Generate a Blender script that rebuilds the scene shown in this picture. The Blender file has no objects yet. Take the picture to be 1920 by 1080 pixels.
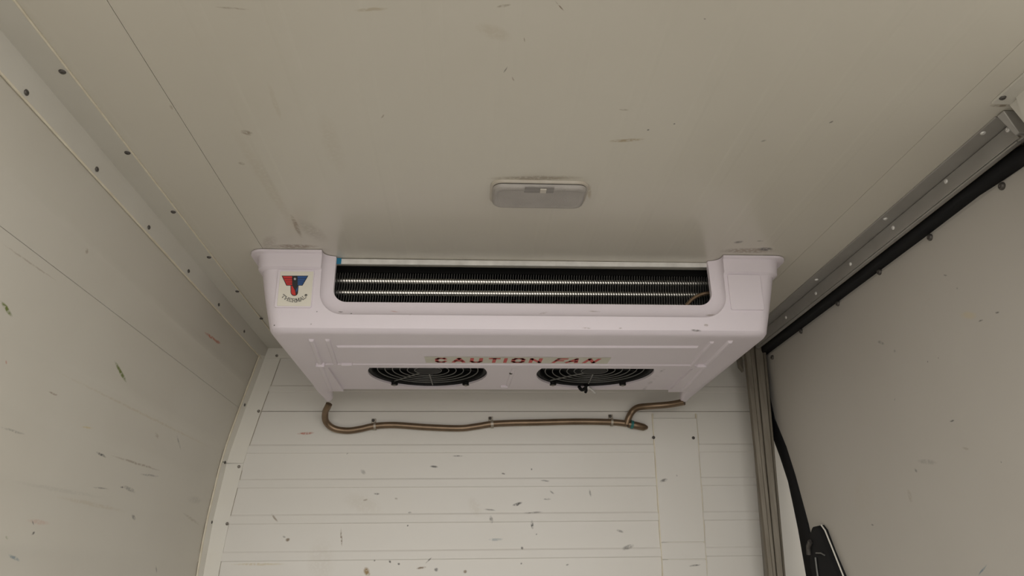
import bpy, bmesh, math, random
from mathutils import Vector, Matrix
random.seed(7)
D = bpy.data
SC = bpy.context.scene
COL = SC.collection

# ---------------------------------------------------------------- camera, sky, exposure
# Layout unit: u = height of the ceiling above the lens (0.7 m). Lens at the origin of u-space, X right, Y to the
# front wall, Z up; world = S*u + (0, 0, ZC), floor at world z = 0.
S, ZC = 0.7, 1.2
F_PX = 1346.939
RC = Matrix(((0.9983471, -0.0562966, -0.0115638),
             (-0.0102105, -0.3717464, 0.9282782),
             (-0.0565577, -0.9266258, -0.3717068)))      # u-axes in camera space
cam = D.cameras.new('camera'); cam_o = D.objects.new('camera', cam); COL.objects.link(cam_o)
cam.sensor_width = 36.0; cam.lens = F_PX / 1920 * 36; cam.clip_start = 0.02; cam.clip_end = 100
cam_o.matrix_world = Matrix.Translation((0, 0, ZC)) @ RC.transposed().to_4x4()
SC.camera = cam_o

w = D.worlds.new('sky'); SC.world = w; w.use_nodes = True
bg = w.node_tree.nodes['Background']
bg.inputs[0].default_value = (1.0, 0.968, 0.925, 1); bg.inputs[1].default_value = 1.0
# daylight enters through the open rear end of the box: portal to guide the sky sampling (gives no light itself)
pl = D.lights.new('rear_opening_portal', 'AREA'); pl.shape = 'RECTANGLE'; pl.size = 1.6; pl.size_y = 1.9
pl.cycles.is_portal = True
po = D.objects.new('rear_opening_portal', pl); COL.objects.link(po)
po.location = (0.1, 0.55, 0.95); po.rotation_euler = (math.radians(90), 0, 0)
vs = SC.view_settings
vs.view_transform = 'Standard'; vs.look = 'None'; vs.gamma = 1; vs.use_curve_mapping = False
vs.exposure = 1.72

# ---------------------------------------------------------------- helpers
def W(p): return Vector((S * p[0], S * p[1], S * p[2] + ZC))
def ray(px, py): return RC.transposed() @ Vector((px - 960, 540 - py, -F_PX))
def at(px, py, axis, val):
    r = ray(px, py); return r * (val / r[axis])
ORG = {}
def tag(o, label=None, cat=None, group=None, kind=None):
    if label: o['label'] = label
    if cat: o['category'] = cat
    if group: o['group'] = group
    if kind: o['kind'] = kind
    return o
def empty(name, p):
    o = D.objects.new(name, None); COL.objects.link(o); o.empty_display_size = 0.05
    o.location = W(p); ORG[o] = W(p); return o

class MB:
    def __init__(s): s.v = []; s.f = []
    def add(s, vs_, fs):
        n = len(s.v); s.v += [tuple(v) for v in vs_]; s.f += [tuple(i + n for i in f) for f in fs]; return s
    def box(s, x0, x1, y0, y1, z0, z1):
        return s.add([(x0,y0,z0),(x1,y0,z0),(x1,y1,z0),(x0,y1,z0),(x0,y0,z1),(x1,y0,z1),(x1,y1,z1),(x0,y1,z1)],
                     [(3,2,1,0),(4,5,6,7),(0,1,5,4),(1,2,6,5),(2,3,7,6),(3,0,4,7)])
    def hexa(s, a, b):                      # two matching quads
        return s.add(list(a) + list(b), [(3,2,1,0),(4,5,6,7),(0,1,5,4),(1,2,6,5),(2,3,7,6),(3,0,4,7)])
    def loft(s, rings, cap=True, closed=True):
        n = len(rings[0]); vs_ = [p for r in rings for p in r]; fs = []
        for k in range(len(rings) - 1):
            for i in range(n if closed else n - 1):
                j = (i + 1) % n
                fs.append((k*n+i, k*n+j, (k+1)*n+j, (k+1)*n+i))
        if cap: fs += [tuple(range(n))[::-1], tuple((len(rings)-1)*n + i for i in range(n))]
        return s.add(vs_, fs)
    def tube(s, pts, r, n=10, flat=None):
        pts = [Vector(p) for p in pts]; rings = []
        nrm = None
        for i, p in enumerate(pts):
            t = (pts[min(i+1, len(pts)-1)] - pts[max(i-1, 0)]).normalized()
            if nrm is None:
                a = Vector((0,0,1)) if abs(t.z) < .9 else Vector((1,0,0))
                nrm = (a - t * a.dot(t)).normalized()
            else: nrm = (nrm - t * nrm.dot(t)).normalized()
            b = t.cross(nrm); rr = r[i] if isinstance(r, (list, tuple)) else r
            rings.append([p + rr * (math.cos(2*math.pi*k/n) * nrm + math.sin(2*math.pi*k/n) * b) for k in range(n)])
        return s.loft(rings)
    def cyl(s, c, ax, r0, r1, h, n=20):
        ax = Vector(ax).normalized(); c = Vector(c)
        a = Vector((0,0,1)) if abs(ax.z) < .9 else Vector((1,0,0))
        u_ = a.cross(ax).normalized(); v_ = ax.cross(u_)
        return s.loft([[c + ax*hh + rr*(math.cos(2*math.pi*k/n)*u_ + math.sin(2*math.pi*k/n)*v_) for k in range(n)] for rr, hh in ((r0,0),(r1,h))])
    def ring(s, c, R, r, n=40, m=6, sx=1, sy=1):   # torus in the xy plane
        vs_, fs = [], []
        for i in range(n):
            a = 2*math.pi*i/n
            for j in range(m):
                b = 2*math.pi*j/m; q = R + r*math.cos(b)
                vs_.append((c[0]+q*math.cos(a)*sx, c[1]+q*math.sin(a)*sy, c[2]+r*math.sin(b)))
        for i in range(n):
            for j in range(m):
                fs.append((i*m+j, ((i+1)%n)*m+j, ((i+1)%n)*m+(j+1)%m, i*m+(j+1)%m))
        return s.add(vs_, fs)
    def mesh(s, name, org):
        me = D.meshes.new(name)
        me.from_pydata([tuple(W(v) - org) for v in s.v], [], s.f); me.update()
        bm = bmesh.new(); bm.from_mesh(me); bmesh.ops.recalc_face_normals(bm, faces=bm.faces); bm.to_mesh(me); bm.free()
        return me
    def build(s, name, mat, parent=None, bevel=0, smooth=None, seg=2):
        org = ORG[parent] if parent else Vector((0,0,0))
        me = s.mesh(name, org); o = D.objects.new(name, me); COL.objects.link(o); me.materials.append(mat)
        ORG[o] = org
        if parent: o.parent = parent
        finish(o, bevel, smooth, seg); return o
def finish(o, bevel=0, smooth=None, seg=2):
    if bevel:
        b = o.modifiers.new('bevel', 'BEVEL'); b.width = bevel * S; b.segments = seg; b.limit_method = 'ANGLE'
        b.angle_limit = math.radians(35); b.harden_normals = False
        if smooth is None: smooth = 40
    if smooth:
        o.data.set_sharp_from_angle(angle=math.radians(smooth)); o.data.shade_smooth() if not bevel else None
        for p in o.data.polygons: p.use_smooth = True
def struct(o): o['kind'] = 'structure'; return o
def rrect(x0, x1, y0, y1, r, n=5):
    if not isinstance(r, (list, tuple)): r = [r]*4
    out = []
    for (cx, cy, a0, q) in ((x1-r[0], y0+r[0], -90, r[0]), (x1-r[1], y1-r[1], 0, r[1]), (x0+r[2], y1-r[2], 90, r[2]), (x0+r[3], y0+r[3], 180, r[3])):
        for k in range(n+1):
            a = math.radians(a0 + 90*k/n); out.append((cx + q*math.cos(a), cy + q*math.sin(a)))
    return out
def smooth_path(pts, k=6):
    pts = [Vector(p) for p in pts]; out = []
    for i in range(len(pts)-1):
        p0, p1, p2, p3 = pts[max(i-1,0)], pts[i], pts[i+1], pts[min(i+2,len(pts)-1)]
        for j in range(k):
            t = j/k
            out.append(.5*((2*p1) + (p2-p0)*t + (2*p0-5*p1+4*p2-p3)*t*t + (3*p1-p0-3*p2+p3)*t**3))
    out.append(pts[-1]); return out
def boolean_cut(o, cutters):
    for c in cutters:
        m = o.modifiers.new('cut', 'BOOLEAN'); m.operation = 'DIFFERENCE'; m.solver = 'EXACT'; m.object = c
    dg = bpy.context.evaluated_depsgraph_get(); dg.update()
    me = D.meshes.new_from_object(o.evaluated_get(dg)); o.modifiers.clear(); old = o.data; o.data = me
    me.name = old.name; D.meshes.remove(old)
    for c in cutters:
        cm = c.data; D.objects.remove(c); D.meshes.remove(cm)

# ---------------------------------------------------------------- materials
def nmat(name, col, rough=.5, metal=0.0, spec=.5, noise=0.0, nscale=6.0, bump=0.0, bscale=200.0, col2=None, coat=0.0, stretch=None):
    m = D.materials.new(name); m.use_nodes = True; nt = m.node_tree; b = nt.nodes['Principled BSDF']
    b.inputs['Base Color'].default_value = (*col, 1); b.inputs['Roughness'].default_value = rough
    b.inputs['Metallic'].default_value = metal; b.inputs['Specular IOR Level'].default_value = spec
    if coat: b.inputs['Coat Weight'].default_value = coat; b.inputs['Coat Roughness'].default_value = .25
    geo = nt.nodes.new('ShaderNodeNewGeometry'); src = geo.outputs['Position']
    if stretch:
        mp = nt.nodes.new('ShaderNodeMapping'); mp.inputs['Scale'].default_value = stretch
        nt.links.new(src, mp.inputs['Vector']); src = mp.outputs['Vector']
    n = nt.nodes.new('ShaderNodeTexNoise'); n.inputs['Scale'].default_value = nscale; n.inputs['Detail'].default_value = 5
    nt.links.new(src, n.inputs['Vector'])
    mr = nt.nodes.new('ShaderNodeMapRange'); mr.inputs['From Min'].default_value = .35; mr.inputs['From Max'].default_value = .7
    mr.inputs['To Max'].default_value = noise if noise else .15
    nt.links.new(n.outputs['Fac'], mr.inputs['Value'])
    mx = nt.nodes.new('ShaderNodeMix'); mx.data_type = 'RGBA'; mx.inputs[6].default_value = (*col, 1)
    c2 = col2 if col2 else tuple(c*.75 for c in col); mx.inputs[7].default_value = (*c2, 1)
    nt.links.new(mr.outputs['Result'], mx.inputs[0]); nt.links.new(mx.outputs[2], b.inputs['Base Color'])
    if bump:
        n2 = nt.nodes.new('ShaderNodeTexNoise'); n2.inputs['Scale'].default_value = bscale; n2.inputs['Detail'].default_value = 3
        nt.links.new(src, n2.inputs['Vector'])
        bp = nt.nodes.new('ShaderNodeBump'); bp.inputs['Strength'].default_value = bump; bp.inputs['Distance'].default_value = .002
        nt.links.new(n2.outputs['Fac'], bp.inputs['Height']); nt.links.new(bp.outputs['Normal'], b.inputs['Normal'])
    return m

GREY=(.10,.095,.085); BROWN=(.22,.16,.10); RUST=(.45,.13,.07); GREEN=(.13,.17,.03); TAN=(.42,.34,.22); YEL=(.55,.45,.22); BLUE=(.16,.22,.26); PALE=(.80,.76,.66)
def add_marks(m, marks, axis):
    """scuffs and stains: each an elongated worn spot at a fixed place on the panel"""
    nt = m.node_tree; b = nt.nodes['Principled BSDF']
    geo = nt.nodes.new('ShaderNodeNewGeometry')
    nz = nt.nodes.new('ShaderNodeTexNoise'); nz.inputs['Scale'].default_value = 45; nz.inputs['Detail'].default_value = 4
    nt.links.new(geo.outputs['Position'], nz.inputs['Vector'])
    mad = nt.nodes.new('ShaderNodeVectorMath'); mad.operation = 'MULTIPLY_ADD'
    mad.inputs[1].default_value = (.005,)*3
    nt.links.new(nz.outputs['Color'], mad.inputs[0]); nt.links.new(geo.outputs['Position'], mad.inputs[2])
    off = Vector((.0025,)*3)
    brk = nt.nodes.new('ShaderNodeTexNoise'); brk.inputs['Scale'].default_value = 130; brk.inputs['Detail'].default_value = 3
    nt.links.new(geo.outputs['Position'], brk.inputs['Vector'])
    br = nt.nodes.new('ShaderNodeMapRange'); br.inputs['From Min'].default_value = .32; br.inputs['From Max'].default_value = .52; br.inputs['To Min'].default_value = .15
    nt.links.new(brk.outputs['Fac'], br.inputs['Value'])
    cur = b.inputs['Base Color'].links[0].from_socket
    for (p1, p2, wid, colr, stren) in marks:
        a, c = W(p1), W(p2); mid = (a + c)/2 + off; d = c - a; L = max(d.length/2, .002); wd = wid*S/2
        mp = nt.nodes.new('ShaderNodeMapping'); mp.vector_type = 'TEXTURE'
        mp.inputs['Location'].default_value = mid
        if axis == 2: rot = (0,0,math.atan2(d.y,d.x)); sc = (L, wd, 5)
        elif axis == 1: rot = (0,-math.atan2(d.z,d.x),0); sc = (L, 5, wd)
        else: rot = (math.atan2(d.z,d.y),0,0); sc = (5, L, wd)
        mp.inputs['Rotation'].default_value = rot; mp.inputs['Scale'].default_value = sc
        nt.links.new(mad.outputs[0], mp.inputs['Vector'])
        ln = nt.nodes.new('ShaderNodeVectorMath'); ln.operation = 'LENGTH'; nt.links.new(mp.outputs['Vector'], ln.inputs[0])
        mr = nt.nodes.new('ShaderNodeMapRange'); mr.inputs['From Min'].default_value = 1.0; mr.inputs['From Max'].default_value = .45
        mr.inputs['To Max'].default_value = min(1, stren*1.1)
        nt.links.new(ln.outputs['Value'], mr.inputs['Value'])
        mu = nt.nodes.new('ShaderNodeMath'); mu.operation = 'MULTIPLY'
        nt.links.new(mr.outputs['Result'], mu.inputs[0]); nt.links.new(br.outputs['Result'], mu.inputs[1])
        mx = nt.nodes.new('ShaderNodeMix'); mx.data_type = 'RGBA'; mx.inputs[7].default_value = (*colr, 1)
        nt.links.new(mu.outputs[0], mx.inputs[0]); nt.links.new(cur, mx.inputs[6]); cur = mx.outputs[2]
    nt.links.new(cur, b.inputs['Base Color'])

PANEL = (.62, .59, .52)
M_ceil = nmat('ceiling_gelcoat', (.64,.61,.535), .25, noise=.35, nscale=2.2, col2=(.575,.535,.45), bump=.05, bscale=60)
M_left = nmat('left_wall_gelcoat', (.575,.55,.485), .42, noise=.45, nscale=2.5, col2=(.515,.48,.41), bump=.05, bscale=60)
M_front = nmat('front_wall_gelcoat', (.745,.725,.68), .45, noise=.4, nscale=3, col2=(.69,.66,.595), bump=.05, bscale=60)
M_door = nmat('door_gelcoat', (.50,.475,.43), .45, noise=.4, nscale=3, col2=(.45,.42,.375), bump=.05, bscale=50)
M_trim = nmat('white_trim', (.77,.75,.69), .4, noise=.3, nscale=8, col2=(.68,.64,.55))
M_trim1 = nmat('side_trim', (.615,.595,.535), .4, noise=.3, nscale=8, col2=(.55,.52,.45))
M_caulk = nmat('sealant', (.78,.73,.60), .6, noise=.5, nscale=30, col2=(.6,.52,.38))
M_joint = nmat('joint_grime', (.40,.35,.27), .8, noise=.6, nscale=40, col2=(.16,.13,.09))
M_unit = nmat('unit_plastic', (.79,.728,.785), .42, noise=.12, nscale=7, col2=(.71,.655,.69), bump=.12, bscale=420)
M_alu = nmat('aluminium', (.88,.87,.84), .5, metal=.35, noise=.4, nscale=30, col2=(.45,.43,.40), stretch=(1,1,1))
M_rail = nmat('dull_aluminium', (.42,.41,.385), .42, metal=.45, noise=.5, nscale=12, col2=(.33,.31,.28), bump=.05)
M_post = nmat('post_aluminium', (.20,.178,.142), .55, metal=.4, noise=.7, nscale=18, col2=(.115,.096,.068), stretch=(6,6,.5))
M_fin = nmat('fin_aluminium', (.13,.128,.12), .5, metal=.6, noise=.3, nscale=40)
M_tube = nmat('coil_tube', (.85,.83,.78), .25, metal=1, noise=.2, nscale=60)
M_dark = nmat('black_plastic', (.007,.007,.007), .55, noise=.3, nscale=30, spec=.2)
M_hole = nmat('dark_inside', (.008,.008,.008), .9, spec=.1, noise=.3, nscale=30)
M_rubber = nmat('black_rubber', (.008,.008,.009), .65, noise=.3, nscale=20, spec=.25)
M_wire = nmat('guard_wire', (.20,.20,.19), .45, metal=.3, noise=.3, nscale=60)
M_copper = nmat('copper_pipe', (.26,.185,.12), .33, metal=.7, noise=.6, nscale=22, col2=(.15,.10,.06))
M_clip = nmat('clip', (.45,.40,.33), .45, metal=.6, noise=.5, nscale=60)
M_teal = nmat('teal_tape', (.03,.18,.17), .5, noise=.3, nscale=50)
M_blue = nmat('blue_tape', (.01,.20,.36), .45, noise=.2, nscale=50)
M_screw = nmat('screw_steel', (.32,.30,.27), .35, metal=.9, noise=.5, nscale=150, col2=(.12,.10,.08))
M_screwd = nmat('screw_dark', (.12,.11,.10), .5, metal=.5, noise=.5, nscale=150, col2=(.05,.045,.04))
M_stick = nmat('sticker_cream', (.80,.765,.67), .4, noise=.15, nscale=20)
M_strip = nmat('sticker_strip', (.62,.60,.50), .4, noise=.3, nscale=20)
M_red = nmat('print_red', (.60,.035,.03), .45, noise=.15, nscale=60)
M_pblue = nmat('print_blue', (.02,.085,.27), .45, noise=.15, nscale=60)
M_black = nmat('print_black', (.015,.015,.018), .45, noise=.15, nscale=60)
M_lens = nmat('lamp_lens', (.40,.375,.35), .3, noise=.35, nscale=30, col2=(.30,.275,.25), bump=.3, bscale=500)
M_bezel = nmat('lamp_bezel', (.55,.51,.45), .4, noise=.5, nscale=30, col2=(.42,.36,.27))
M_floor = nmat('floor_sheet', (.045,.044,.042), .5, noise=.5, nscale=5)
M_ground = nmat('concrete_yard', (.26,.25,.235), .9, noise=.5, nscale=.6)
M_white = nmat('white_plastic', (.8,.79,.77), .4, noise=.1, nscale=20)

# ---------------------------------------------------------------- the box: floor, ceiling, walls
YF, YR, ZF = 3.272, 0.8, -ZC / S            # front wall, rear opening, floor in u
def lean(z):                                   # the left liner bellies outwards towards the floor
    k = [(1.05,0),(1.0,0),(.85,.035),(.70,.072),(.49,.118),(.2,.148),(0,.155),(-2,.16)]
    for (a, b), (c, d) in zip(k, k[1:]):
        if z >= c: return b + (d-b)*(a-z)/(a-c)
    return .16
def XL(y, z): return -.912 - .0105*y - lean(z)
def on_left(px, py):
    x = -1.0
    for _ in range(12):
        p = at(px, py, 0, x); x = XL(p.y, p.z)
    return at(px, py, 0, x)
ON = {'c': lambda x, y: at(x, y, 2, 1.0), 'f': lambda x, y: at(x, y, 1, YF), 'l': on_left, 'd': lambda x, y: at(x, y, 0, 1.35)}
def marks(kind, rows):
    """rows: x1, y1, x2, y2, width in px, colour, strength"""
    out = []
    for (x1, y1, x2, y2, wpx, c, st) in rows:
        a, b = ON[kind](x1, y1), ON[kind](x2, y2)
        q = ON[kind]((x1+x2)/2 + (y2-y1)/max(1, math.hypot(x2-x1, y2-y1)), (y1+y2)/2 - (x2-x1)/max(1, math.hypot(x2-x1, y2-y1)))
        mid = (a+b)/2; t = (b-a).normalized(); e = q-mid; px = (e - t*e.dot(t)).length
        out.append((a, b, wpx*px, c, st))
    return out

struct(MB().box(-1.3, 1.75, YR, YF+.15, ZF-.08, ZF).build('floor', M_floor))
struct(MB().box(-40, 40, -40, 40, ZF-1.15, ZF-1.1).build('ground', M_ground))

ceil = struct(MB().box(-1.2, 1.6, YR, YF+.15, 1.008, 1.12).build('ceiling', M_joint))
def ribbed_ceiling(x0, x1):
    prof = [(x0, 1.008), (x0, 1.0)]
    k = x0 + .13
    while k + .06 < x1:
        prof += [(k, 1.0), (k+.008, .9996), (k+.032, .9996), (k+.04, 1.0)]; k += .15
    prof += [(x1, 1.0), (x1, 1.008)]
    return MB().loft([[(x, y, z) for x, z in prof] for y in (YR, YF)])
for x0, x1 in ((-1.0, -.6812), (-.6798, 1.1168), (1.1178, 1.6)):
    ribbed_ceiling(x0, x1).build('panel', M_ceil, ceil)

wf = struct(MB().box(-1.3, 1.75, YF+.008, YF+.15, ZF, 1.05).build('wall_front', M_joint))
def front_panel(z0, z1, ribs):
    prof = [(YF+.008, z1), (YF, z1)]
    for zt, zb in ribs: prof += [(YF, zt), (YF-.0035, zt-.007), (YF-.0035, zb+.004), (YF, zb)]
    prof += [(YF, z0), (YF+.008, z0)]
    return MB().loft([[(x, y, z) for y, z in prof] for x in (-1.3, 1.75)])
FR = [(.553-.1485*k, .512-.1485*k) for k in range(14)]
front_panel(.702, 1.008, [(.822,.79)]).build('panel', M_front, wf)
front_panel(ZF, .6995, FR).build('panel', M_front, wf)

def left_strip(z0, z1, ribs):
    zs = [z1]
    for zt, zb in ribs: zs += [zt, zt-.007, zb+.004, zb]
    zs += [z0]; rb = {}
    for zt, zb in ribs: rb[zt-.007] = .0015; rb[zb+.004] = .0015
    zz = sorted(set(zs) | {z for z in (.95,.9,.85,.8,.75,.65,.6,.45,.3,.15,0,-.2) if z0 < z < z1}, reverse=True)
    rings = []
    for i in range(13):
        y = YR + (YF-YR)*i/12; r = []
        for z in zz:
            o = rb.get(z, 0)
            for zt, zb in ribs:
                if zb+.004 < z < zt-.007: o = .0015
            r.append((XL(y, z)+o, y, z))
        r += [(XL(y, z)-.01, y, z) for z in reversed(zz)]
        rings.append(r)
    return MB().loft(rings)
wl = struct(MB().loft([[(XL(y, 1)-.012, y, 1.06), (XL(y,.7)-.012, y, .7), (XL(y,.49)-.012, y, .49), (XL(y,.2)-.012, y, .2), (XL(y,0)-.012, y, 0), (XL(y,-1)-.012, y, ZF), (-1.3, y, ZF), (-1.3, y, 1.06)] for y in (YR, YF)]).build('wall_left', M_joint))
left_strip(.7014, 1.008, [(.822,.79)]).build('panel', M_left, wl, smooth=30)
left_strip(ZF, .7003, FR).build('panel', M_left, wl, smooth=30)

# right side: wall behind the doorway, wall strip beside the post
wr = struct(MB().loft([[(x, y, z) for y, z in ((YR, ZF), (1.283, ZF), (1.290, .925), (1.314, .995), (1.314, 1.008), (YR, 1.008))] for x in (1.235, 1.6)]).build('wall_right', M_trim1))
struct(MB().box(1.345, 1.75, 3.235, YF+.01, ZF, 1.008).box(1.462, 1.6, 3.0, 3.13, ZF, 1.008).build('wall_right_jamb', M_front))  # second box: unseen piece added against leaking daylight, cut short to light the jamb
struct(MB().box(1.30, 1.6, 1.325, 3.235, .968, 1.008).build('wall_right_header', M_trim))

# unseen rear door leaf, added on the left to block daylight from the right side
struct(MB().hexa([(-1.08,.79,ZF+.02),(-1.01,.79,ZF+.02),(-1.13,-.32,ZF+.02),(-1.20,-.31,ZF+.02)], [(-1.08,.79,.98),(-1.01,.79,.98),(-1.13,-.32,.98),(-1.20,-.31,.98)]).build('added_shade_leaf', M_door))

# ---------------------------------------------------------------- screws (one mesh per head type, copied)
def screw_mesh(name, r, h, mat):
    mb = MB(); n = 12
    prof = [(r, 0), (r, h*.35), (r*.75, h*.8), (r*.35, h), (r*.3, h*.55)]
    vs_, fs = [], []
    for (q, z) in prof: vs_ += [(q*math.cos(2*math.pi*k/n), q*math.sin(2*math.pi*k/n), z) for k in range(n)]
    for a in range(len(prof)-1):
        for k in range(n): fs.append((a*n+k, a*n+(k+1)%n, (a+1)*n+(k+1)%n, (a+1)*n+k))
    fs.append(tuple((len(prof)-1)*n+k for k in range(n)))
    me = D.meshes.new(name); me.from_pydata([tuple(S*c for c in v) for v in vs_], [], fs); me.update(); me.materials.append(mat)
    for p in me.polygons: p.use_smooth = True
    return me
ME_S = screw_mesh('screw', .0068, .0042, M_screw); ME_D = screw_mesh('screw_dark', .0072, .0045, M_screwd); ME_B = screw_mesh('bolt', .0105, .009, M_screwd)
ME_P = screw_mesh('rivet', .0065, .004, M_alu)
def screw(parent, p, nrm, me=ME_S, name='screw'):
    o = D.objects.new(name, me); COL.objects.link(o); o.parent = parent
    o.location = W(p) - ORG[parent]; o.rotation_euler = Vector(nrm).to_track_quat('Z', 'Y').to_euler(); return o

# ---------------------------------------------------------------- corner trims
t1 = MB()
rings = []
for i in range(13):
    y = YR + (YF-YR)*i/12; xc = XL(y, 1.0)
    rings.append([(xc+.073, y, 1.0), (xc+.073, y, .9955), (xc+.006, y, .9955), (XL(y,.99)+.006, y, .985), (XL(y,.938)+.005, y, .938), (XL(y,.938), y, .938), (xc, y, 1.0)])
t1.loft(rings)
trim1 = struct(t1.build('trim_1', M_trim1))
for px, py in ((117,134),(239,286),(325,397),(392,482),(445,546),(490,597)):
    screw(trim1, at(px, py, 2, .9955), (0,0,-1), ME_D)
for px, py in ((44,173),(177,317),(275,426),(350,508),(407,571),(455,621)):
    p = on_left(px, py); screw(trim1, p + Vector((.005,0,0)), (1,0,.15), ME_D)
cb = MB()
cb.tube([(XL(y,.937)+.003, y, .937) for y in [YR+(YF-YR)*i/10 for i in range(11)]], .0032, 6)
cb.build('sealant_bead', M_caulk, trim1, smooth=60)
cb = MB(); cb.tube([(XL(y,1)+.074, y, .998) for y in [YR+(YF-YR)*i/10 for i in range(11)]], .0028, 6)
cb.build('sealant_bead', M_caulk, trim1, smooth=60)

# front-left corner: an upper and a lower angle, butted at the joint
trim2 = struct(MB().box(XL(YF,.95)-.02, XL(YF,.95)-.012, YF-.02, YF+.01, .95, .951).build('trim_2', M_trim))
def corner_angle(z1, z0, gap=0):
    zs = [z1 + (z0-z1)*i/10 for i in range(11)]; mb = MB()
    rings = []
    for z in zs:
        x = XL(YF, z); wdt = .078 if z > .45 else .078 - .012*min(1, (.45-z)/.45)
        rings.append([(x+wdt, YF, z), (x+wdt, YF-.005, z), (x+.006, YF-.006, z), (x+.006, YF-.075, z), (x, YF-.075, z), (x, YF, z)])
    mb.loft(rings); return mb
corner_angle(.985, .472).build('angle_piece', M_trim, trim2)
corner_angle(.468, ZF).build('angle_piece', M_trim, trim2)
for px, py in ((485,771),(448,875),(426,982)): screw(trim2, at(px, py, 1, YF-.0055), (0,-1,0), ME_S)
for px, py in ((456,759),(419,867),(394,979)):
    p = on_left(px, py); screw(trim2, p + Vector((.0055,0,0)), (1,0,0), ME_D)
MB().tube([(XL(YF,z)+.005, YF-.076, z) for z in [.945-.1*i for i in range(20)]], .0045, 6).build('sealant_bead', M_caulk, trim2, smooth=60)
MB().tube([(XL(YF,z)+.079, YF-.002, z) for z in [.945-.1*i for i in range(5)]], .0011, 5).build('joint_line', M_joint, trim2, smooth=60)
MB().tube([(XL(YF,z)+.0665+.012*max(0,(z)/.45), YF-.002, z) for z in [.44-.1*i for i in range(15)]], .0011, 5).build('joint_line', M_joint, trim2, smooth=60)
# band where the front wall meets the ceiling
trim3 = struct(MB().box(-.955, 1.4, YF-.008, YF, .948, 1.0).build('trim_3', M_trim, bevel=.002))
screw(trim3, at(519, 667, 1, YF-.008), (0,-1,0), ME_S)

# flat vertical cover strip on the front wall, in two lengths, sealed along both edges
def strip_x(z): return .846 - .02*(.69-z), 1.050 - .04*(.69-z)
trim4 = struct(MB().box(.86, 1.03, YF-.003, YF, ZF, .5).build('trim_4', M_trim))
def strip_piece(z1, z0):
    a, b = strip_x(z1), strip_x(z0)
    return MB().hexa([(b[0],YF-.007,z0),(b[1],YF-.007,z0),(b[1],YF,z0),(b[0],YF,z0)], [(a[0],YF-.007,z1),(a[1],YF-.007,z1),(a[1],YF,z1),(a[0],YF,z1)])
for z1, z0 in ((.668,.128),(.125,.058),(.055,ZF)): strip_piece(z1, z0).build('cover_strip', M_front, trim4, bevel=.0015)
for k in (0, 1):
    MB().tube([(strip_x(z)[k]+random.uniform(-.002,.002), YF-.002, z) for z in [.69-.05*i for i in range(40)]], .0042, 6).build('sealant_bead', M_caulk, trim4, smooth=60)
for px, py in ((1225.5,820.5),(1300,821)): screw(trim4, at(px, py, 1, YF-.007), (0,-1,0), ME_D)
# ceiling trim over the rear part of the right wall
trim5 = struct(MB().box(1.19, 1.236, YR, 1.312, .994, 1.0).build('trim_5', M_trim1, bevel=.0015))
MB().box(1.229, 1.2352, YR, 1.285, .93, .996).build('wall_flange', M_trim1, trim5)
screw(trim5, at(1880, 183, 2, .994), (0,0,-1), ME_D)

# ---------------------------------------------------------------- doorway rail and post
rail = empty('door_rail', (1.29, 2.1, .945))
tag(rail, 'long grey aluminium angle rail along the ceiling above the side door', 'rail')
RY0, RY1 = 1.365, 3.05
MB().box(1.238, 1.292, RY0, RY1, .995, 1.0).build('ceiling_flange', M_rail, rail, bevel=.001)
MB().box(1.288, 1.293, RY0+.01, RY1, .947, .9935).build('side_flange', M_rail, rail, bevel=.001)
MB().box(1.289, 1.302, RY0+.02, RY1, .9405, .9455).build('bottom_lip', M_rail, rail, bevel=.001)
MB().box(1.2935, 1.312, RY0, RY1, .947, 1.0).build('backing', M_joint, rail)
for px, py in ((1890,243),(1774,340),(1675,427),(1595,495),(1530,550),(1474,595)):
    screw(rail, at(px, py, 0, 1.288), (-1,0,0), ME_P, 'rivet')
for px, py in ((1843,249),(1660,410),(1531,524)):
    screw(rail, at(px, py, 2, .995), (0,0,-1), ME_P, 'rivet')
fm = empty('door_frame_corner', (1.27, 1.335, .93)); tag(fm, 'pale door frame corner with bent grey cleat at the near end of the rail', 'door frame')
MB().box(1.293, 1.302, 1.25, 1.372, .95, .999).build('reveal_plate', M_trim1, fm, bevel=.001)
MB().box(1.293, 1.31, 1.25, 1.385, .9425, .9485).build('reveal_edge', M_rail, fm, bevel=.001)
MB().hexa([(1.272,1.352,.945),(1.292,1.352,.945),(1.292,1.364,.945),(1.272,1.364,.945)], [(1.238,1.338,.997),(1.292,1.338,.997),(1.292,1.362,.997),(1.238,1.362,.997)]).build('corner_cleat', M_rail, fm, bevel=.002)

post = empty('door_post', (1.3, 3.15, ZF)); tag(post, 'weathered grey-brown aluminium post between front wall and side door', 'post')
def post_part(prof, name, mat, z1=.998, bevel=0):
    rings = []
    for z in (ZF, -.6, 0, .5, z1):
        rings.append([(x - (.030 + .030*max(0, (x-1.243)/.1))*(1-z), y, z) for x, y in prof])
    return MB().loft(rings).build(name, mat, post, bevel=bevel)
post_part([(1.330,YF),(1.245,3.088),(1.252,3.078),(1.286,3.066),(1.288,3.072),(1.291,3.072),(1.345,YF)], 'wide_face', M_post)
post_part([(1.345,YF),(1.2915,3.072),(1.294,3.064),(1.322,3.058),(1.324,3.063),(1.327,3.063),(1.329,3.057),(1.338,3.057),(1.343,3.066),(1.362,YF)], 'grooved_face', M_post)
post_part([(1.270,3.0725),(1.272,3.069),(1.274,3.0715)], 'bead', M_post)
MB().hexa([(1.226,3.11,.875),(1.243,3.11,.85),(1.243,3.14,.85),(1.226,3.14,.875)], [(1.225,3.11,.92),(1.244,3.11,.92),(1.244,3.14,.92),(1.225,3.14,.92)]).build('top_cleat', M_post, post, bevel=.003)

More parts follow.
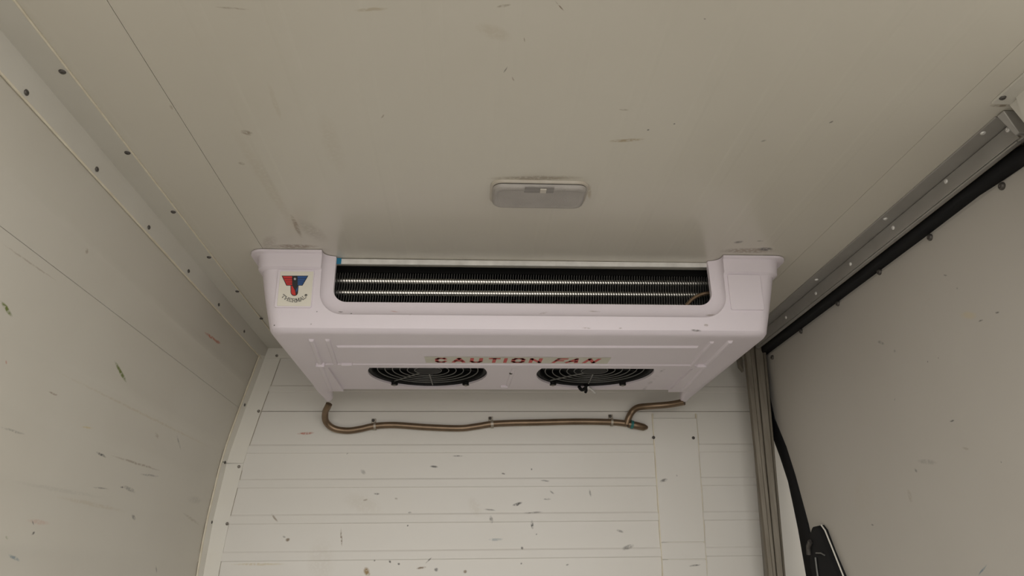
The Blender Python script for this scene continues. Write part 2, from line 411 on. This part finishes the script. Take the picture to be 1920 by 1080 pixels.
# ---------------------------------------------------------------- side door
DE = [(3.19,.966),(3.165,.62),(3.09,.48),(3.045,.36),(3.018,.17),(3.008,0),(2.98,-.4),(2.955,ZF+.02)]      # front edge, sagging outwards
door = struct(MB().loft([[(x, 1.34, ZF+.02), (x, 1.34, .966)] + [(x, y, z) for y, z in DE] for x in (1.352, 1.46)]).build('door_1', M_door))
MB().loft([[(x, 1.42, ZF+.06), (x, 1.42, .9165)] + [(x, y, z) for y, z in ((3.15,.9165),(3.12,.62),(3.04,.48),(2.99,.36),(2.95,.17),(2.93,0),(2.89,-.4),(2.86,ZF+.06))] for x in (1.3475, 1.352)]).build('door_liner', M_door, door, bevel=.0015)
def band(name, path, wid, mat, x0, x1, parent):           # flat strip in the y-z plane, wid along the path
    mb = MB(); rings = []
    P = [Vector((0, a, b)) for a, b in path]
    for i, p in enumerate(P):
        t = (P[min(i+1,len(P)-1)] - P[max(i-1,0)]).normalized(); n = Vector((0, -t.z, t.y)); h = (wid[i] if isinstance(wid, list) else wid)/2
        a, b = p + n*h, p - n*h; m = .3
        ea, eb = p + n*h*(1-m), p - n*h*(1-m)
        rings.append([(x1, a.y, a.z), (x0+.006, a.y, a.z), (x0, ea.y, ea.z), (x0, eb.y, eb.z), (x0+.006, b.y, b.z), (x1, b.y, b.z)])
    return mb.loft(rings).build(name, mat, parent, smooth=50)
gp = [(3.12,.944)] + [(3.05-.1*i,.9445) for i in range(13)]
tail = [at(x, y, 0, 1.318) for x, y in ((1811,353.5),(1855,324),(1883,304),(1903,292),(1920,287))]
gp += [(p.y, p.z) for p in tail if p.y < gp[-1][0]]
ly, lz = gp[-1]
gp += [(ly-.025, lz-.016), (ly-.042, lz-.042), (ly-.05, lz-.08), (ly-.052, lz-.2), (ly-.052, ZF+.05)]
band('gasket', gp, .040, M_rubber, 1.316, 1.353, door)
vp = [(3.16,.95),(3.15,.75),(3.13,.62),(3.058,.48),(3.012,.36),(2.975,.17),(2.958,0),(2.93,-.4),(2.9,-1.0),(2.9,ZF+.03)]
band('gasket', vp, [.07,.07,.075,.08,.075,.10,.115,.13,.13,.13], M_rubber, 1.338, 1.354, door)
for px, py in ((1880,349),(1745,445),(1650,510),(1572,569),(1503,621),(1449,670),(1573,1063)):
    screw(door, at(px, py, 0, 1.3475), (-1,0,0), ME_B, 'bolt')
# latch housing on the door edge
lat = MB()
lp = [at(x, y, 0, 1.325) for x, y in ((1519,1000),(1523,988),(1534,986),(1541,995),(1556,1035),(1577,1085),(1600,1150),(1570,1180),(1540,1150),(1520,1060))]
lat.loft([[(xx, 2.87+(p.y-2.87)*q, .05+(p.z-.05)*q) for p in lp] for xx, q in ((1.352,1.04),(1.328,1.0),(1.322,.93))])
la = lat.build('latch_housing', M_rubber, door, bevel=.002)
MB().tube([at(x, y, 0, 1.332) - Vector((0,.017,0)) for x, y in ((1536,985),(1543,995),(1557,1030),(1572,1068),(1585,1100))], .0028, 6).build('latch_rim', M_trim, la, smooth=60)
MB().tube([at(x, y, 0, 1.318) for x, y in ((1517,1040),(1516,1025),(1520,1015))], .010, 8).build('latch_lever', M_screwd, la, smooth=60)
MB().tube([at(x, y, 0, 1.318) for x, y in ((1530,1037),(1540,1037),(1546,1041))], .003, 6).build('latch_rod', M_wire, la, smooth=60)
MB().tube([at(x, y, 0, 1.318) for x, y in ((1529,1045),(1531,1062),(1534,1085))], .0035, 6).build('latch_rod', M_wire, la, smooth=60)

# ---------------------------------------------------------------- evaporator unit
ev = empty('evaporator_unit', (.17, 2.65, .725))
tag(ev, 'wide pinkish-white refrigeration evaporator with two fans hung under the ceiling', 'refrigeration unit')
ZB = .725
secs = [(ZB, -.628, .970, 2.222), (ZB+.004, -.638, .981, 2.208), (ZB+.014, -.645, .987, 2.199), (.80, -.661, 1.002, 2.196), (.865,-.676,1.018,2.193), (.935,-.690,1.034,2.190),
        (.943,-.701,1.047,2.180), (.980,-.705,1.051,2.178), (.987,-.708,1.054,2.177), (.991,-.728,1.074,2.170), (.998,-.729,1.075,2.169)]
mb = MB(); rings = []
for z, xl, xr, yf in secs:
    rings.append([(x, y, z) for x, y in rrect(xl, xr, yf, 2.990, [.045,.02,.02,.045], 6)])
mb.loft(rings)
house = mb.build('housing', M_unit, ev)
# cutters: inside, front opening with its sloped surround, fan holes, raised fan bay
FC = ((-.165, 2.735), (.489, 2.730)); FRAD = .230
def cutter(m): return m.build('cutter', M_unit, ev)
def notch(g, y): return [(x, y, z) for x, z in rrect(-.452-g*.7, .812+g*.7, .836-g, 1.2, [.045+g*.6, .01, .01, .045+g*.6], 8)]
cuts = [cutter(MB().box(-.61, .95, 2.240, 2.977, .743, 1.1)),
        cutter(MB().loft([notch(.056, 2.10), notch(.054, 2.186)] + [notch(.054*q, 2.188+.032*math.sqrt(1-q*q)) for q in (.985,.95,.88,.78,.62,.45,.28,.12)] + [notch(0, 2.2215), notch(0, 2.30)])),
        cutter(MB().box(-.53, .85, 2.620, 3.1, .70, .7345))]
for fx, fy in FC:                                # holes cut off straight by the front edge of the bay
    pts = [(fx + FRAD*math.cos(2*math.pi*k/72), max(2.622, fy + FRAD*math.sin(2*math.pi*k/72))) for k in range(72)]
    keep = [p for i, p in enumerate(pts) if p[1] > 2.6221 or pts[i-1][1] > 2.6221 or pts[(i+1) % 72][1] > 2.6221]
    cuts.append(cutter(MB().loft([[(x, y, z) for x, y in keep] for z in (.70, .76)])))
boolean_cut(house, cuts)
finish(house, .005, 32, 3)
# moulded ridges of the underside
def ridge(x0, y0, x1, y1, wd, z0, z1, name='underside_ridge'):
    d = Vector((x1-x0, y1-y0, 0)).normalized(); n = Vector((-d.y, d.x, 0))*wd/2; i = d*.008
    a, b = Vector((x0,y0,0)), Vector((x1,y1,0))
    top = [a-n, b-n, b+n, a+n]; bot = [a-n*.55+i, b-n*.55-i, b+n*.55-i, a+n*.55+i]
    return MB().hexa([(p.x,p.y,z0) for p in bot], [(p.x,p.y,z1) for p in top]).build(name, M_unit, ev, bevel=.002)
ridge(-.455, 2.352, .785, 2.334, .028, ZB-.0075, ZB+.004)
ridge(-.545, 2.572, .875, 2.566, .024, ZB-.005, ZB+.006)
ridge(-.52, 2.27, -.548, 2.60, .022, ZB-.008, ZB+.003); ridge(-.468, 2.27, -.492, 2.58, .02, ZB-.006, ZB+.003)
ridge(-.552, 2.60, -.578, 2.96, .022, ZB-.006, ZB+.003)
ridge(.872, 2.26, .882, 2.60, .022, ZB-.008, ZB+.003); ridge(.812, 2.27, .83, 2.58, .02, ZB-.006, ZB+.003)
ridge(.885, 2.60, .905, 2.96, .022, ZB-.006, ZB+.003)
ridge(.165, 2.64, .155, 2.93, .022, .731, .738)
MB().box(-.560, -.528, 2.552, 2.566, ZB-.016, ZB+.004).build('underside_boss', M_unit, ev, bevel=.003)
MB().box(-.470, -.430, 2.556, 2.568, ZB-.010, ZB+.004).build('underside_boss', M_unit, ev, bevel=.003)
MB().box(.845, .88, 2.552, 2.566, ZB-.012, ZB+.004).build('underside_boss', M_unit, ev, bevel=.003)
MB().box(.125, .155, 2.915, 2.93, .724, .738).build('underside_clip', M_unit, ev, bevel=.002)
screw(ev, (.158, 2.72, .733), (0,0,-1), ME_D)
# drain spouts at both rear corners
for sx, x0, x1 in ((-1, -.648, -.585), (1, .925, .990)):
    mb = MB(); rings = []
    for y, g, z0, z1 in ((2.93,0,ZB+.001,.83), (3.02,0,ZB+.001,.81), (3.06,.004,ZB-.002,.79), (3.10,.010,ZB-.006,.775), (3.125,.013,ZB-.012,.765)):
        rings.append([(x, y, z) for x, z in rrect(x0+g, x1-g, z0, z1, .018, 4)])
    mb.loft(rings).build('drain_spout', M_unit, ev, smooth=60)
# framed square pads on both shoulders, sticker on one of them
def yface(z): return 2.196 - .006*(z-.80)/.135
def pad(cx, cz, wx, wz, name, mat, d0, d1, r=.006):
    return MB().loft([[(x, yface(z)-d, z) for x, z in rrect(cx-wx/2, cx+wx/2, cz-wz/2, cz+wz/2, r, 3)] for d in (d1, d0)]).build(name, mat, ev, bevel=.001)
pA, pB = at(552.5, 541, 1, 2.19), at(1398, 548, 1, 2.19)
pad(pA.x, pA.z, .117, .130, 'badge_pad', M_unit, .0045, -.003)
pad(pB.x, pB.z, .112, .124, 'badge_pad', M_unit, .0055, -.003)
stick = pad(pA.x+.003, pA.z-.001, .106, .118, 'badge_sticker', M_stick, .0055, .0043, .003)
YS = 2.19
def bp(x, y, d=0):                              # a point of the printed badge, read off at six dots per photo pixel
    p = at(460 + x/6, 440 + y/6, 1, YS); return (p.x, yface(p.z) - .0060 - d, p.z)
def flat(pts, name, mat, d, par):
    return MB().add([bp(x, y, d) for x, y in pts], [tuple(range(len(pts)))]).build(name, mat, par)
arc = [(553+42*math.cos(math.radians(a)), 650+42*math.sin(math.radians(a))) for a in range(0, 181, 15)]
flat([(412,468),(713,468),(646,578),(602,578),(595,650)] + arc[1:-1] + [(511,650),(511,578),(464,578)], 'emblem_outline', M_black, 0, stick)
flat([(424,474),(530,474),(530,572),(470,572)], 'emblem_wing', M_red, .0004, stick)
flat([(592,474),(702,474),(641,572),(592,572)], 'emblem_wing', M_pblue, .0004, stick)
arc2 = [(553+34*math.cos(math.radians(a)), 650+34*math.sin(math.radians(a))) for a in range(0, 181, 15)]
flat([(519,580),(532,580),(560,632)] + [q for q in arc2 if q[0] < 575], 'emblem_stem', M_red, .0004, stick)
flat([(592,585),(592,625),(572,655),(572,630)], 'emblem_stem', M_pblue, .0004, stick)
for yy, k in ((500, 0), (524, 1), (548, 2)):
    flat([(440+15*k,yy),(530,yy),(530,yy+4),(442+15*k,yy+4)], 'emblem_stripe', M_black, .0007, stick)
    flat([(592,yy),(684-15*k,yy),(682-15*k,yy+4),(592,yy+4)], 'emblem_stripe', M_black, .0007, stick)
sf = MB()
for a in range(0, 180, 45):
    c, s_ = math.cos(math.radians(a)), math.sin(math.radians(a))
    sf.add([bp(562+15*c-1.5*s_, 505+15*s_+1.5*c, .0008), bp(562+15*c+1.5*s_, 505+15*s_-1.5*c, .0008), bp(562-15*c+1.5*s_, 505-15*s_-1.5*c, .0008), bp(562-15*c-1.5*s_, 505-15*s_+1.5*c, .0008)], [(0,1,2,3)])
sf.build('emblem_snowflake', M_white, stick)
# lettering: strokes in a unit box, with serifs where the print has them
GL = {'C':[[(.95,.8),(.8,1),(.2,1),(0,.8),(0,.2),(.2,0),(.8,0),(.95,.2)]], 'A':[[(0,0),(.5,1),(1,0)],[(.2,.32),(.8,.32)]], 'U':[[(0,1),(0,.2),(.2,0),(.8,0),(1,.2),(1,1)]],
      'T':[[(0,1),(1,1)],[(.5,1),(.5,0)]], 'I':[[(.5,1),(.5,0)]], 'O':[[(.2,0),(.8,0),(1,.2),(1,.8),(.8,1),(.2,1),(0,.8),(0,.2),(.2,0)]], 'N':[[(0,0),(0,1),(1,0),(1,1)]],
      'F':[[(0,0),(0,1),(1,1)],[(0,.5),(.8,.5)]], 'H':[[(0,0),(0,1)],[(1,0),(1,1)],[(0,.5),(1,.5)]], 'E':[[(1,.0),(0,0),(0,1),(1,1)],[(0,.52),(.7,.52)]],
      'R':[[(0,0),(0,1),(.75,1),(.95,.85),(.95,.65),(.75,.5),(0,.5)],[(.5,.5),(1,0)]], 'M':[[(0,0),(.08,1),(.5,.15),(.92,1),(1,0)]], 'L':[[(0,1),(0,0),(1,0),(1,.2)]]}
SERIF = {'T':[(.5,0),(0,.88,1),(1,.88,1)], 'H':[(0,0),(0,1),(1,0),(1,1)], 'E':[(1,.9,1),(1,.1,1)], 'R':[(0,0),(0,1),(1.02,0)], 'M':[(0,0),(1,0),(.05,1),(.95,1)], 'A':[(0,0),(1,0)], 'L':[(0,1)]}
def glyph(mb, ch, th, tv, fn, serif=False):
    """th: thickness of upright strokes, tv: of level strokes (both in box units)"""
    def seg(a, b):
        dx, dy = b[0]-a[0], b[1]-a[1]; L = math.hypot(dx, dy) or 1; nx, ny = -dy/L, dx/L
        hx, hy = nx*th/2, ny*tv/2; ex, ey = dx/L*th*.45, dy/L*tv*.45
        q = [(a[0]-ex+hx,a[1]-ey+hy),(b[0]+ex+hx,b[1]+ey+hy),(b[0]+ex-hx,b[1]+ey-hy),(a[0]-ex-hx,a[1]-ey-hy)]
        mb.add([fn(*p) for p in q], [(0,1,2,3)])
    for line in GL[ch]:
        for a, b in zip(line, line[1:]): seg(a, b)
    if serif:
        for s_ in SERIF.get(ch, []):
            if len(s_) == 2: seg((s_[0]-.17, s_[1]), (s_[0]+.17, s_[1]))
            else: seg((s_[0], s_[1]-.1), (s_[0], s_[1]+.1))
ANG = [-42, -28, -14.5, -2, 12, 25.5, 37.5]; WID = [34, 36, 30, 34, 42, 38, 30]
for ch, a, wd in zip('THERMAL', ANG, WID):
    ar = math.radians(a); cx, cy = 553, 560; R_ = 200
    ux, uy = math.cos(ar), -math.sin(ar); dx, dy = math.sin(ar), math.cos(ar)
    def fn(x, y, ux=ux, uy=uy, dx=dx, dy=dy, wd=wd):
        rr = R_ - y*36; o = (x-.5)*wd*.85
        return bp(cx + dx*rr + ux*o, cy + dy*rr + uy*o, .0004)
    tm = MB(); glyph(tm, ch, .17, .13, fn, True); tm.build('printed_letter', M_black, stick)
rm = MB(); c0 = Vector(bp(684, 684, .0004))
n_ = 14
rm.add([c0 + Vector((.0042*q*math.cos(2*math.pi*k/n_), 0, .0042*q*math.sin(2*math.pi*k/n_))) for q in (1,.72) for k in range(n_)], [(k,(k+1)%n_,n_+(k+1)%n_,n_+k) for k in range(n_)])
glyph(rm, 'R', .3, .26, lambda x, y: c0 + Vector(((x-.5)*.0032, 0, (y-.5)*.0042)))
rm.build('registered_mark', M_black, stick)
# CAUTION FAN strip on the underside
ZT = ZB - .0006
def tp(px, py): p = at(px, py, 2, ZT); return p
a0, a1 = at(797, 676.5, 2, ZT), at(1146, 676.5, 2, ZT)
st = MB().add([(at(796,671,2,ZT).x,2.468,ZT),(at(1146,671,2,ZT).x,2.468,ZT),(at(1138,683,2,ZT).x,2.548,ZT),(at(799,683,2,ZT).x,2.548,ZT)], [(0,1,2,3)]).build('warning_strip', M_strip, ev)
xs = [(816,839),(848,873),(881,905),(915,938),(944,951),(959,984),(992,1016),(1039,1061),(1064,1088),(1097,1121)]
for ch, (l, r) in zip('CAUTIONFAN', xs):
    xl, xr = at(l+3.5, 677, 2, ZT).x, at(r-3.5, 677, 2, ZT).x
    if ch == 'I': xl, xr = at(l, 677, 2, ZT).x, at(r, 677, 2, ZT).x
    sl = .012 if ch in 'FAN' and l > 1030 else .002
    def fn(x, y, xl=xl, xr=xr, sl=sl): return (xl + (xr-xl)*x + sl*(y-.5)*1.2, 2.535 - .047*y, ZT-.0006)
    cm = MB(); glyph(cm, ch, .40 if ch != 'I' else .9, .27, fn); cm.build('printed_letter', M_red, st)

# fans: shroud, motor hub, blades, guard of concentric wires
for fi, (fx, fy) in enumerate(FC):
    zf = .7475
    sh = MB(); n = 48
    prof = [(FRAD+.004,.7445),(FRAD-.012,.7445),(FRAD-.016,.752),(FRAD-.016,.80),(FRAD-.016,.86),(.0,.86)]
    rings = [[(fx+r*math.cos(2*math.pi*k/n), fy+r*math.sin(2*math.pi*k/n), z) for k in range(n)] for r, z in prof[:-1]]
    sh.loft(rings, cap=False); sh.add(rings[-1], [tuple(range(n))])
    fan = sh.build('fan_shroud', M_dark, ev, smooth=40)
    MB().cyl((fx,fy,.758), (0,0,1), .062, .068, .06, 28).build('fan_hub', M_dark, fan, bevel=.004)
    for b in range(5):
        a0_ = 2*math.pi*b/5 + .4; g = MB(); R0, R1 = .062, FRAD-.022; top, bot = [], []
        for k in range(6):
            r = R0 + (R1-R0)*k/5; sw = .30*k/5
            for q, zz in ((-.32, .764), (.32, .80)):
                an = a0_ + q + sw
                top.append((fx+r*math.cos(an), fy+r*math.sin(an), zz))
        fs = [(2*k, 2*k+1, 2*k+3, 2*k+2) for k in range(5)]
        off = [(x, y, z+.004) for x, y, z in top]
        g.add(top, fs); g.add(off, fs); g.build('fan_blade', M_dark, fan)
    for k in range(6):
        rr = .052 + (FRAD-.035-.052)*k/5
        MB().ring((fx,fy,zf+.002*k/5), rr, .0019, 56, 6).build('guard_ring', M_wire, fan, smooth=60)
    for k in range(4):
        an = math.radians(45 + 90*k + (2 if fi else -3)) if k % 2 else math.radians(92*k+88)
        MB().tube([(fx+.045*math.cos(an), fy+.045*math.sin(an), zf), (fx+(FRAD-.006)*math.cos(an), fy+(FRAD-.006)*math.sin(an), zf-.001)], .0028, 8).build('guard_spoke', M_wire, fan, smooth=60)
    MB().cyl((fx,fy,zf-.003), (0,0,1), .048, .05, .006, 28).build('guard_centre', M_dark, fan, bevel=.0015)
    for an in (50, 130):
        c = (fx+(FRAD-.002)*math.cos(math.radians(an)), fy+(FRAD-.002)*math.sin(math.radians(an)), .7325)
        tab = MB().cyl(c, (0,0,1), .014, .015, .012, 16).build('mounting_tab', M_dark, fan, bevel=.001)
        screw(tab, (c[0], c[1], .7325), (0,0,-1), ME_S)
# cable tie on the second guard
q = at(1098, 728, 2, .722)
tie = MB()
tie.tube(smooth_path([q+Vector((-.028,.0,.008)), q+Vector((-.015,.012,-.004)), q+Vector((0,.004,.002)), q+Vector((.008,-.01,.012))], 4), .007, 8)
tie.tube(smooth_path([q+Vector((-.002,-.005,.012)), q+Vector((.004,.01,-.004)), q+Vector((.002,.022,-.012))], 4), .006, 8)
tie.build('cable_tie', M_dark, ev, smooth=60)
MB().tube([at(1103, 726, 2, .722), at(1109, 730, 2, .72), at(1116, 736.5, 2, .716)], .0042, 8).build('tie_tail', M_white, ev, smooth=60)

# coil behind the opening
MB().box(-.609, .949, 2.455, 2.465, .767, .999).build('coil_back_plate', M_hole, ev)
MB().box(-.609, .949, 2.242, 2.455, .766, .768).build('coil_tray', M_hole, ev)
MB().box(-.609, -.604, 2.242, 2.455, .768, .998).build('coil_end_plate', M_hole, ev)
MB().box(.943, .949, 2.242, 2.455, .768, .998).build('coil_end_plate', M_hole, ev)
MB().box(-.605, .943, 2.30, 2.455, .975, .998).build('coil_top_plate', M_hole, ev)
fm_ = MB(); nf = 158
for i in range(nf):
    x = -.52 + i*(.88+.52)/nf; vs_ = []; NZ = 12
    for yy in (2.292, 2.42):
        for dx in (0, .0016):
            for k in range(NZ+1):
                z = .772 + (.970-.772)*k/NZ
                vs_.append((x + dx + .0016*math.sin(k*2.1), yy, z))
    m = NZ+1; fs = []
    for k in range(NZ):
        fs += [(k, k+1, m+k+1, m+k), (k, 2*m+k, 2*m+k+1, k+1), (m+k, m+k+1, 3*m+k+1, 3*m+k)]
    fm_.add(vs_, fs)
fins = fm_.build('coil_fins', M_fin, ev); fins['kind'] = 'stuff'
for zt in (.951, .9075, .864):
    MB().tube([(-.6, 2.311, zt-.005), (.94, 2.311, zt)], .0115, 12).build('coil_tube', M_tube, ev, smooth=60)
MB().hexa([(-.47,2.236,.978),(.83,2.236,.982),(.83,2.243,.982),(-.47,2.243,.978)], [(-.47,2.236,.997),(.83,2.236,.9985),(.83,2.243,.9985),(-.47,2.243,.997)]).build('top_bar', M_alu, ev, bevel=.001)
MB().box(-.470, -.437, 2.2345, 2.2362, .977, .9985).build('blue_tape', M_blue, ev)
cp = [at(x, y, 1, 2.262) for x, y in ((1285,575),(1297,562),(1310,554),(1325,550),(1340,550),(1352,556))]
MB().tube(smooth_path(cp, 4), .0065, 10).build('copper_bend', M_copper, ev, smooth=60)

# ---------------------------------------------------------------- drain pipe on the front wall
pr = .0145
pipe = empty('drain_pipe', at(900, 796, 1, YF-pr)); tag(pipe, 'brown copper drain pipe clipped along the front wall below the evaporator', 'pipe')
def wp(x, y, d=pr): return at(x, y, 1, YF-d)
path = [at(617,757.5,1,3.138), at(614,764,1,3.15), wp(610,773,.09), wp(611,790,.045), wp(625,803,.022), wp(650,807.5), wp(675,804.5), wp(701,799), wp(740,797), wp(800,801), wp(860,803), wp(890,800), wp(922,795), wp(960,793), wp(1010,792), wp(1080,790.5), wp(1147,791.5), wp(1176,794.5)]
MB().tube(smooth_path(path, 5), pr, 14).build('pipe_run', M_copper, pipe, smooth=60)
br = [wp(1175,796,pr+.004), wp(1179,783,pr+.012), wp(1186,771,.03), wp(1198,763.5,.05), wp(1225,761,.08), at(1255,758.5,1,3.17), at(1283,753.5,1,3.13)]
MB().tube(smooth_path(br, 5), pr*1.02, 14).build('pipe_branch', M_copper, pipe, smooth=60)
MB().tube([wp(1178,795,pr+.003), wp(1192,797.5,pr+.003), wp(1207,801,pr+.003), wp(1213,801.5,pr-.004)], [pr*1.12, pr*1.2, pr*1.1, pr*.55], 12).build('end_fitting', M_copper, pipe, smooth=60)
MB().tube([wp(1182.5,795.6,pr+.003), wp(1187.5,796.6,pr+.003)], pr*1.32, 14).build('teal_tape', M_teal, pipe, smooth=60)
for (x, y, x2, y2) in ((701,799.2,705,798.8),(920,795.3,925,794.8),(1145,791.4,1149,791.7)):
    a, b = wp(x, y), wp(x2, y2)
    c = MB().tube([a, b], pr*1.28, 14).build('pipe_clip', M_clip, pipe, smooth=60)
    k = wp(x-1, y-10, .004)
    MB().box(k.x-.008, k.x+.012, YF-.006, YF, k.z-.018, k.z+.01).build('clip_tab', M_clip, c, bevel=.002)
    screw(c, (k.x, YF-.006, k.z+.002), (0,-1,0), ME_D)

# ---------------------------------------------------------------- ceiling lamp
lc = at(1010, 360.5, 2, 1.0)
lamp = empty('ceiling_lamp', (lc.x, lc.y, 1.0)); tag(lamp, 'small rounded grey dome lamp with switch, unlit, on the ceiling', 'lamp')
hx, hy = .136, .066
def lring(g, z, r): return [(lc.x+x, lc.y+y, z) for x, y in rrect(-hx+g, hx-g, -hy+g, hy-g, r, 6)]
MB().loft([lring(0,1.0,.03), lring(0,.996,.03), lring(.003,.993,.028), lring(.007,.993,.026)]).build('lamp_base', M_bezel, lamp, smooth=45)
MB().loft([lring(.0065,.9945,.026), lring(.0065,.9905,.026)]).build('shadow_gap', M_hole, lamp)
len_ = MB().loft([lring(.006,.9908,.026), lring(.007,.984,.026), lring(.010,.980,.024), lring(.017,.978,.02), lring(.020,.9793,.018), lring(.026,.9793,.016)]).build('lens', M_lens, lamp, smooth=45)
s1 = at(1011, 356.5, 2, .979)
MB().box(s1.x-.040, s1.x+.040, s1.y-.015, s1.y+.015, .9782, .980).build('switch_plate', nmat('switch_grey', (.25,.235,.22), .4), lamp, bevel=.001)
MB().box(s1.x+.002, s1.x+.020, s1.y-.010, s1.y+.010, .9745, .979).build('switch_slider', M_bezel, lamp, bevel=.0015)

# ---------------------------------------------------------------- wear, stains and scuffs at their places
add_marks(M_ceil, marks('c', [
    (497,470,512,440,30,BROWN,.25),(505,462,600,462,10,BROWN,.6),(545,400,566,447,10,BROWN,.5),(560,410,610,455,30,BROWN,.2),(430,230,560,440,26,TAN,.14),(450,246,475,251,10,BROWN,.55),
    (1345,470,1460,470,12,BROWN,.55),(1375,455,1395,453,5,GREY,.6),(1420,466,1450,468,8,GREY,.8),(1418,452,1432,452,3,GREY,.5),
    (944,136,952,124,3,GREY,.8),(1041,0,1058,22,3,BROWN,.8),(960,142,963,153,3,BROWN,.5),(982,70,984,80,3,BROWN,.5),(930,14,960,8,6,BROWN,.5),(890,45,960,75,30,TAN,.2),
    (1138,265,1212,261,7,TAN,.8),(1160,206,1180,206,4,BROWN,.4),(1555,232,1562,226,4,GREY,.6),(1425,266,1438,262,4,GREY,.4),(1214,243,1217,244,4,GREY,.8),(1263,232,1266,233,4,GREY,.8),(1320,35,1324,36,3,GREY,.6),
    (318,195,324,206,6,BROWN,.5),(160,196,164,203,4,BROWN,.7),(400,13,470,18,4,BROWN,.4),(715,222,720,214,4,BROWN,.5),(660,20,730,16,8,TAN,.5),(600,200,640,330,40,TAN,.1),
    (445,305,460,308,5,BROWN,.4),(910,335,1100,333,10,BROWN,.45),(1104,345,1106,375,10,TAN,.5),(500,150,530,230,12,TAN,.15),(1855,198,1895,199,6,BROWN,.7)]), 2)
add_marks(M_left, marks('l', [
    (0,562,24,595,9,GREEN,.95),(214,676,238,718,7,GREEN,.9),(180,847,200,858,6,GREY,1),(382,622,410,642,6,RUST,.75),(402,638,414,644,7,RUST,.8),(90,734,110,742,5,BROWN,.7),
    (205,853,305,884,5,BROWN,.5),(230,911,255,923,9,GREY,.45),(170,913,205,917,4,GREY,.5),(225,913,232,914,4,GREY,.9),(246,965,254,975,8,GREY,.6),(58,1003,66,998,5,GREY,.9),
    (15,1040,38,1052,8,BLUE,.7),(8,1005,14,1012,5,GREEN,.4),(290,812,298,822,7,BROWN,.5),(150,800,175,803,4,YEL,.7),(350,935,380,940,16,GREY,.15),(260,888,300,894,5,GREY,.4),
    (100,930,240,960,10,TAN,.25),(50,975,95,982,12,RUST,.22),(10,675,13,683,4,RUST,.5),(80,684,400,842,6,TAN,.3),(10,900,200,935,10,GREY,.09),(0,800,50,815,6,GREY,.35),
    (160,465,165,475,8,BROWN,.5),(330,815,340,845,3,GREY,.5),(0,453,110,530,4,BROWN,.35),(60,975,64,985,3,GREY,.6),(340,960,375,985,6,BROWN,.3),(292,1060,294,1075,3,GREY,.5)]), 0)
add_marks(M_front, marks('f', [
    (556,813,590,812,6,RUST,.8),(805,875,822,875,5,GREY,.8),(847,855,870,855,3,GREY,.7),(700,926,712,926,5,GREY,.7),(676,880,686,890,9,GREY,.35),(960,948,980,942,6,GREY,.95),(964,949,974,945,5,GREY,.9),
    (997,975,999,993,6,GREY,1),(919,966,923,982,8,GREY,.6),(977,1024,981,1031,6,GREY,.8),(995,879,998,881,4,GREY,1),(940,888,948,889,4,GREY,.7),(1012,901,1032,902,4,GREY,.5),(1018,936,1034,936,4,GREY,.6),
    (1030,920,1040,926,4,GREY,.5),(1105,915,1108,932,4,GREY,.5),(905,955,930,957,4,GREY,.6),(980,962,1020,960,4,GREY,.5),(639,990,641,1025,4,BROWN,.9),(680,938,690,936,4,BROWN,.5),(740,934,746,936,5,BROWN,.5),
    (765,961,772,961,4,GREY,.6),(728,1050,733,1056,5,GREY,.9),(745,1057,750,1058,5,GREY,.9),(780,1066,800,1063,5,BROWN,.9),(814,1066,822,1070,9,GREY,.7),(868,1071,876,1072,8,BROWN,.8),(797,1057,811,1044,3,GREY,.7),
    (683,1064,693,1080,14,(.30,.20,.08),1.0),(1165,1030,1190,1022,10,GREY,.55),(1155,994,1170,998,6,GREY,.5),(1236,903,1252,899,7,GREY,.7),(1266,892,1270,892,4,GREY,.6),(1290,1062,1314,1058,4,GREY,.7),
    (1005,1001,1007,1003,4,GREY,.9),(763,985,766,987,4,GREY,.8),(915,1012,945,1011,6,BLUE,.45),(508,962,522,980,5,BROWN,.6),(535,1012,545,1012,8,BROWN,.8),(430,1058,540,1058,6,YEL,.4),(700,1050,704,1052,4,GREY,.7),
    (530,1005,536,1008,5,GREY,.4),(650,850,652,852,4,GREY,.6),(880,930,900,970,26,TAN,.12),(640,930,720,960,40,TAN,.12),(976,1055,979,1057,5,GREY,.8),(1060,1060,1068,1058,4,GREY,.6),(600,1005,605,1100,60,TAN,.1)]), 1)
add_marks(M_door, marks('d', [
    (1782,790,1792,788,4,GREY,.8),(1867,587,1876,584,4,GREY,.8),(1836,603,1846,600,4,GREY,.7),(1646,640,1660,645,7,GREY,.5),(1678,655,1680,662,5,GREY,.4),(1800,590,1835,592,18,YEL,.3),(1715,880,1722,884,6,GREY,.5),
    (1720,864,1760,868,12,GREY,.25),(1877,866,1880,867,4,GREY,.8),(1835,1080,1853,1057,4,BLUE,.8),(1634,984,1640,985,4,GREY,.7),(1600,900,1640,960,60,TAN,.08),(1805,840,1820,843,6,BROWN,.3),(1770,516,1778,517,4,GREY,.5),
    (1795,540,1798,541,4,GREY,.6),(1740,678,1742,679,4,GREY,.6),(1760,670,1762,671,4,GREY,.6),(1703,915,1712,945,8,BROWN,.25),(1678,748,1680,750,5,GREY,.4)]), 0)
add_marks(M_unit, [(at(a,b,1,2.19), at(c,d,1,2.19), wd*.0017, co, st_) for a,b,c,d,wd,co,st_ in (
    (632,581,642,581,3,GREY,.8),(655,585,659,585,3,GREY,.9),(728,578,750,581,3,RUST,.4),(765,589,772,588,3,BROWN,.5),(1320,608,1330,609,6,BROWN,.6),(1295,617,1318,619,5,GREY,.7),(1325,588,1345,587,6,BROWN,.5),
    (1105,578,1130,580,4,BROWN,.4),(1090,614,1110,614,3,BROWN,.4),(1160,614,1168,613,3,BROWN,.4),(1010,586,1030,580,5,BROWN,.3),(511,607,513,607,3,GREY,.9),(581,606,583,606,3,GREY,.8),(592,583,594,583,3,GREY,.7))], 1)
